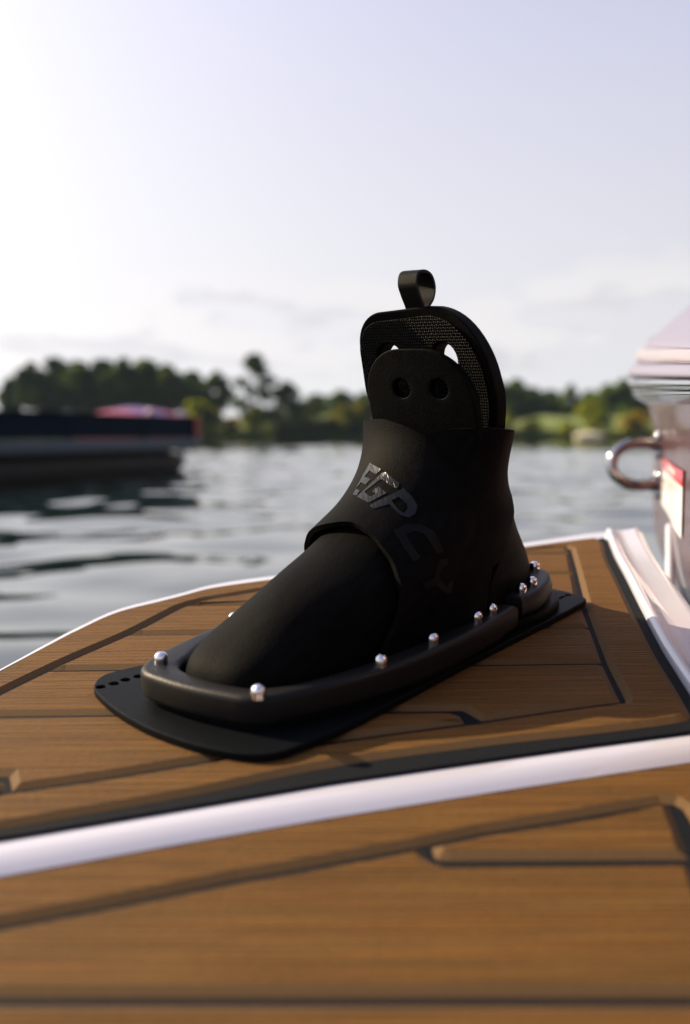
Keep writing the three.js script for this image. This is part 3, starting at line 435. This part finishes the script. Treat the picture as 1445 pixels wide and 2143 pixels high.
// leaf clumps -> one crown mesh with its own leaf tints
function crown(seed, blobs, perBlob, leaf, tint, spread = .25) {
  const r = rng(seed), pos = [], nor = [], colr = [], n3 = V3(), c = V3(), t = V3(), b = V3();
  for (const [bx, by, bz, rx, ry, rz] of blobs) {
    const tone = .75 + .5 * r();
    for (let i = 0; i < perBlob; i++) {
      const th = r() * 6.283, z = 2 * r() - 1, q = Math.sqrt(1 - z * z), rad = Math.pow(r(), .35) * (1 + (r() - .5) * spread);
      c.set(bx + rx * rad * q * Math.cos(th), by + ry * rad * z, bz + rz * rad * q * Math.sin(th));
      n3.set(q * Math.cos(th) + (r() - .5) * 1.5, z + .35 + (r() - .5) * 1.5, q * Math.sin(th) + (r() - .5) * 1.5).normalize(); /* leaves look outwards and up */ t.set(r() - .5, r() - .5, r() - .5).cross(n3).normalize(); b.crossVectors(n3, t);
      const s = leaf * (.6 + .8 * r()), k = tone * (.7 + .6 * r()), yl = r();
      const P = [[-s, 0], [0, s * .6], [s, 0], [0, -s * .6]].map(([x, y]) => [c.x + t.x * x + b.x * y, c.y + t.y * x + b.y * y, c.z + t.z * x + b.z * y]);
      for (const k3 of [0, 1, 2, 0, 2, 3]) { pos.push(...P[k3]); nor.push(n3.x, n3.y, n3.z); colr.push(tint[0] * k * (1 + .35 * yl), tint[1] * k, tint[2] * k * (1 - .3 * yl)); }
    }
  }
  const g = new THREE.BufferGeometry(); g.setAttribute('position', new THREE.Float32BufferAttribute(pos, 3)); g.setAttribute('normal', new THREE.Float32BufferAttribute(nor, 3)); g.setAttribute('color', new THREE.Float32BufferAttribute(colr, 3)); return g;
}
const leafMat = phys({ color: 0xffffff, vertexColors: true, roughness: 1, transmission: .6, thickness: 0, specularIntensity: .3 });
const barkMat = std({ color: col(.20, .17, .145), roughness: .9 });
function blobsFor(seed, h, w, low, n) { const r = rng(seed), o = []; for (let i = 0; i < n; i++) { const y = lerp(low, 1, Math.pow(r(), .8)), f = Math.sin(Math.PI * clamp((y - low) / (1 - low) * .78 + .20)), a = r() * 6.283, d = w * f * Math.sqrt(r()) * .8, s = w * (.22 + .22 * r()) * (.5 + .5 * f); o.push([d * Math.cos(a), Math.min(y * h, h - s * .6), d * Math.sin(a), s * 1.1, s * .8, s * 1.1]); } return o; }
function trunkGeo(seed, h, r0, lean = .3) { const r = rng(seed), gs = [], top = V3((r() - .5) * lean, h * .78, (r() - .5) * lean); const c = new THREE.CatmullRomCurve3([V3(0, -.3, 0), V3(top.x * .3 + (r() - .5) * .1, h * .35, 0), top]); const taper = (cc, ra, rb, n, m) => grid(m, n, (a, b) => { const p = cc.getPoint(b), q = lerp(ra, rb, b), an = a * 6.2832; return V3(p.x + q * Math.cos(an), p.y, p.z + q * Math.sin(an)); }); gs.push(taper(c, r0, r0 * .3, 8, 8)); for (let i = 0; i < 5; i++) { const p = c.getPoint(.45 + .1 * i), a = r() * 6.283, l = h * (.16 + .14 * r()); gs.push(taper(new THREE.CatmullRomCurve3([p, V3(p.x + l * .5 * Math.cos(a), p.y + l * .35, p.z + l * .5 * Math.sin(a)), V3(p.x + l * Math.cos(a), p.y + l * .9, p.z + l * Math.sin(a))]), r0 * .4, r0 * .1, 4, 6)); } return merge(gs); }
const DARK = [.22, .42, .10], MID = [.26, .50, .10], LIGHT = [.58, .82, .05], YEL = [.80, .70, .07];
const protos = {};
function treeProto(kind) {
  if (protos[kind]) return protos[kind];
  const K = {                                                // unit trees, 1 m tall, scaled when placed
    grove: [() => crown(101, blobsFor(201, 1, .36, .34, 46), 75, .042, DARK), trunkGeo(1, 1, .022, .06)],
    grove2: [() => crown(102, blobsFor(202, 1, .33, .30, 42), 75, .042, [.23, .43, .10]), trunkGeo(2, 1, .020, .08)],
    tall: [() => crown(103, blobsFor(203, 1, .34, .20, 30).filter((b, i) => i % 7 !== 3), 70, .036, [.21, .36, .12]), trunkGeo(3, 1, .024, .06)],
    round: [() => crown(104, blobsFor(204, 1, .55, .08, 46), 75, .048, MID), trunkGeo(4, 1, .026, .08)],
    round2: [() => crown(105, blobsFor(205, 1, .46, .08, 44), 75, .046, [.24, .47, .09]), trunkGeo(5, 1, .026, .08)],
    bush: [() => crown(106, blobsFor(206, 1, .85, .05, 30), 60, .062, LIGHT), trunkGeo(6, .7, .03, .1)],
    yellow: [() => crown(107, blobsFor(207, 1, 1.15, .02, 34), 60, .066, YEL), trunkGeo(7, .6, .03, .1)],
    willow: [() => crown(108, blobsFor(208, 1, .45, .06, 30), 60, .050, [.68, .78, .08]), trunkGeo(8, .8, .024, .1)],
  }[kind];
  return (protos[kind] = [K[0](), K[1]]);
}
const M = (px, d) => px * d / F;
function plant(kind, name, label, category, u, vTop, d, turn, wide = 1, group) {
  const [cg, tg] = treeProto(kind), t = thing(name, label, category, group), base = .55, p = world(u, 905, d), hgt = M(905 - vTop, d) + EYE - base;
  t.position.set(p.x, base, -d); t.rotation.y = turn; t.scale.set(hgt * wide, hgt, hgt * wide);
  part('crown', cg, leafMat, t); part('trunk', tg, barkMat, t); return t;
}
const TREES = [
  ['grove', 30, 792, 118, .3, .8, 'lowest dark tree at the left end of the left grove'], ['grove2', 72, 762, 116, 1.4, 1.0, 'second dark tree from the left in the left grove'], ['grove', 118, 754, 120, 2.2, 1.1, 'dark tree above the navy boat, third from the left in the grove'],
  ['grove2', 168, 759, 117, 3.1, 1.1, 'dark tree above the navy boat, fourth from the left in the grove'], ['grove', 218, 757, 121, 4.0, 1.1, 'dark tree behind the left end of the pink cover'], ['grove2', 262, 754, 116, 5.2, 1.1, 'dark tree straight above the pink cover'],
  ['grove', 310, 757, 119, .9, 1.1, 'dark tree above the right end of the pink cover'], ['grove2', 352, 766, 117, 2.7, 1.0, 'sloping right-hand tree of the left grove'], ['grove', 404, 780, 120, 3.7, 1.05, 'smaller dark tree just right of the left grove'], ['grove2', 455, 780, 118, 4.9, 1.1, 'small dark tree left of the tallest tree'],
  ['tall', 535, 744, 114, 1.1, 1.0, 'tallest tree on the far shore, with gaps in its crown'], ['round2', 598, 800, 116, 2.6, 1.0, 'lower dark tree against the right side of the tallest tree'],
  ['round', 662, 826, 128, .4, 1.1, 'low rounded tree right of the tallest tree'], ['round2', 712, 818, 126, 1.9, 1.2, 'rounded tree halfway between the tallest tree and the boot'], ['round', 768, 822, 127, 3.3, 1.1, 'rounded tree just left of the boot cuff'],
  ['round2', 1042, 800, 118, 1.3, 1.0, 'dark tree touching the right edge of the boot cuff'], ['round', 1076, 796, 120, 2.1, .9, 'tree second to the right of the boot cuff'], ['round2', 1112, 812, 119, 3.6, 1.0, 'tree third to the right of the boot cuff'],
  ['round', 1150, 818, 121, 4.2, 1.0, 'tree between the boot cuff and the bare brown trunk'], ['grove2', 1192, 806, 117, 5.0, .8, 'tree with a bare brown trunk right of the boot'], ['round2', 1232, 818, 122, .2, 1.0, 'tree behind the bright green bush on the right'],
  ['round', 1268, 806, 119, 1.7, .9, 'dark tree left of the tallest right-hand tree'], ['round2', 1302, 795, 118, 2.9, 1.1, 'tallest tree on the right shore, beside the boat rail'], ['round', 1345, 812, 121, 3.9, 1.0, 'dark tree partly behind the boat rail'],
];
for (const [k, u, v, d, a, w, l] of TREES) plant(k, 'tree', l, 'tree', u, v, d, a, w, 'trees on the far shore');
const BUSHES = [
  ['bush', 412, 840, 102.9, .4, .9, 'bright green bush just right of the pink cover'], ['bush', 455, 862, 103.6, 1.6, 1.2, 'green bush right of the pink cover, second one'], ['bush', 541, 853, 102.7, 2.5, .8, 'rounded bright green bush under the tallest tree'], ['yellow', 490, 872, 104, .9, 1.0, 'low yellowish thicket under the tallest tree'],
  ['willow', 722, 848, 103.1, 3.2, 1.3, 'loose yellow green bush left of the boot cuff'], ['willow', 752, 838, 103.3, 4.3, 1.2, 'taller yellow green bush touching the boot cuff'], ['bush', 1062, 868, 102.9, 1.1, 1.2, 'bright green bush right of the boot cuff'], ['bush', 1120, 878, 102.9, 2.2, 1.4, 'low green bush left of the bare brown trunk'],
  ['bush', 1240, 836, 102.9, 3.3, .75, 'tall bright green bush behind the cream boat'], ['yellow', 1335, 862, 102.6, .6, 1.0, 'yellow green mounded bush beside the tow eye'], ['bush', 1180, 882, 103.1, 5.4, 1.2, 'low bush at the foot of the bare brown trunk'],
];
for (const [k, u, v, d, a, w, l] of BUSHES) plant(k, 'bush', l, 'bush', u, v, d, a, w, 'bushes along the far shore');
{ // reed bed along the water
  const r = rng(303), blobs = []; const add = (u0, u1, n, h, d) => { for (let i = 0; i < n; i++) { const u = lerp(u0, u1, (i + r()) / n), p = world(u, 905, d); blobs.push([p.x, h * .5, -d, 1.1, h * (.5 + .14 * r()), .7]); } };
  add(575, 765, 22, 2.0, 102.6);
  const g = crown(404, blobs, 150, .20, [.12, .18, .09]); const m = new THREE.Mesh(g, leafMat); m.name = 'reeds'; m.userData = { kind: 'stuff', label: 'dark reeds standing along the far waterline left of the boot', category: 'reeds' }; m.castShadow = m.receiveShadow = true; scene.add(m);
  const b2 = []; const add2 = (u0, u1, n, h, d) => { for (let i = 0; i < n; i++) { const u = lerp(u0, u1, (i + r()) / n), p = world(u, 905, d); b2.push([p.x, .3 + h * .45, -d, 1.4, h * .5, 1.2]); } };
  add2(380, 570, 22, .55, 103.4); add2(780, 1040, 22, .5, 103.4); add2(1040, 1260, 22, .5, 103.4); add2(1260, 1500, 18, .45, 103.4); add2(-150, 380, 30, .6, 103.4);
  const g2 = crown(405, b2, 60, .16, [.55, .70, .06]); const m2 = new THREE.Mesh(g2, leafMat); m2.name = 'shore_grass'; m2.userData = { kind: 'stuff', label: 'rough yellow green grass along the far bank', category: 'grass' }; m2.castShadow = m2.receiveShadow = true; scene.add(m2);
}

// ================================================================ PONTOON BOAT on the left
{
  const t = thing('pontoon_boat', 'long low pontoon boat with navy side panels floating at the left', 'boat');
  const A = V3(-4.35, 0, -6.2), B = V3(-1.90, 0, -13.3), dir = B.clone().sub(A), len = dir.length(); dir.normalize();
  const out = V3(-dir.z, 0, dir.x); if (out.x < 0) out.negate();        // towards open water on the right
  t.applyMatrix4(new THREE.Matrix4().makeBasis(dir, V3(0, 1, 0), dir.clone().cross(V3(0, 1, 0))).setPosition(A));
  const side = dir.clone().cross(V3(0, 1, 0)).dot(out) > 0 ? 1 : -1;     // sign of local z on the visible side
  const box = (x0, x1, y0, y1, z0, z1) => { const g = new THREE.BoxGeometry(x1 - x0, y1 - y0, Math.abs(z1 - z0)); g.translate((x0 + x1) / 2, (y0 + y1) / 2, side * (z0 + z1) / 2); return g; };
  const navy = phys({ color: col(.005, .012, .024), roughness: .75, specularIntensity: .2, bumpMap: fineBump, bumpScale: .002 }), alu = std({ color: col(.075, .098, .125), metalness: .3, roughness: .5 }), tubeM = phys({ color: col(.032, .025, .020), roughness: .6, specularIntensity: .3 }), dark = std({ color: col(.02, .022, .025), roughness: .7 });
  part('deck', merge([box(0, len - .2, .27, .33, -1.9, -.02)]), dark, t);
  part('deck_rail', merge([box(0, len - .12, .30, .42, -.03, .03), box(0, len - .12, .345, .375, .031, .045)]), alu, t);
  const n = 5; for (let i = 0; i < n; i++) part('side_panel', box(len / n * i + .02, len / n * (i + 1) - .02 - (i === n - 1 ? .25 : 0), .43, .685, -.03, .0), navy, t);
  for (let i = 0; i <= n; i++) { const x = i === n ? len - .24 : len / n * i; part('post', box(x - .02, x + .02, .42, .70, -.05, .012), navy, t); }
  part('top_rail', box(0, len - .22, .686, .712, -.045, .015), navy, t);
  const tubeG = (z) => { const pr = [[0.001, len - .1], [.06, len - .16], [.14, len - .35], [.20, len - .7], [.215, len - 1.1], [.215, 0]].map(([a, b]) => new THREE.Vector2(a, b)); const g = new THREE.LatheGeometry(pr, 28); g.rotateZ(-Math.PI / 2); g.translate(0, .10, side * z); return g; };
  part('pontoon_tube', tubeG(-.25), tubeM, t); part('pontoon_tube', tubeG(-1.6), tubeM, t);
  part('end_panel', box(len - .2, len - .12, .40, .70, -1.9, .02), std({ color: col(.55, .12, .07), roughness: .55 }), t, 'red end panel');
  // pink and violet cover arched over the far end
  const cover = grid(30, 10, (a, b) => { const x = lerp(len - 1.7, len - .1, a), y = .70 + .105 * Math.sin(Math.PI * a) * Math.sin(Math.PI * b) + .014, z = lerp(-.03, -.85, b); return { p: V3(x, y, side * z), uv: [a, b] }; });
  const cc = dataTex(128, 16, (u) => { const p = Math.exp(-(((u - .38) / .2) ** 4)); return [lerp(.34, .14, p), lerp(.05, .09, p), lerp(.10, .30, p)]; }, true);
  part('cover', cover, std({ map: cc, roughness: .6, side: THREE.DoubleSide }), t, 'pink and violet striped cover');
  const cap = new THREE.SphereGeometry(.05, 16, 12); cap.translate(len - 1.3, .735, side * -.03); part('fender', cap, std({ color: col(.62, .45, .42), roughness: .4 }), t);
  const mot = new THREE.CapsuleGeometry(.10, .26, 6, 14); mot.translate(len + .06, .56, side * -.35); const m2 = new THREE.CylinderGeometry(.06, .05, .4, 12); m2.translate(len + .06, .25, side * -.35);
  part('outboard_motor', merge([mot, m2]), phys({ color: col(.30, .34, .42), roughness: .3, clearcoat: .6 }), t);
}
{ // little cream boat by the far bank
  const t = thing('dinghy', 'small cream dinghy low on the water before the far bank at right', 'dinghy'), p = world(1232, 905, 58);
  t.position.set(p.x, 0, -58); t.rotation.y = .25;
  const hull = grid(24, 10, (a, b) => { const x = lerp(-.95, .95, a), w = .42 * Math.pow(Math.max(0, 1 - Math.pow(Math.abs(a * 2 - 1), 3)), .6) + .004, th = lerp(-Math.PI / 2, Math.PI / 2, b); return V3(x, .34 + .05 * (a * 2 - 1) ** 2 - Math.cos(th) * .40, Math.sin(th) * w); });
  part('hull', hull, phys({ color: col(.86, .76, .48), roughness: .4, side: THREE.DoubleSide }), t);
  const top = grid(20, 8, (a, b) => { const x = lerp(-.9, .9, a), w = .40 * Math.pow(Math.max(0, 1 - Math.pow(Math.abs(a * 2 - 1), 3)), .6) + .003; return V3(x, .33 + .22 * Math.sin(Math.PI * b) * Math.pow(Math.sin(Math.PI * clamp(a, .02, .98)), .5), lerp(-w, w, b)); });
  part('added_cover', top, std({ color: col(.86, .78, .52), roughness: .8, side: THREE.DoubleSide }), t);  // domed top added to the dinghy so that it catches the sun
  const seat = new THREE.BoxGeometry(.25, .03, .7); seat.translate(0, .26, 0); part('seat', seat, std({ color: col(.6, .52, .34), roughness: .6 }), t);
}

// thin summer haze over the lake
scene.fog = new THREE.FogExp2(col(.50, .72, .80), .00024);

renderer.render(scene, camera);
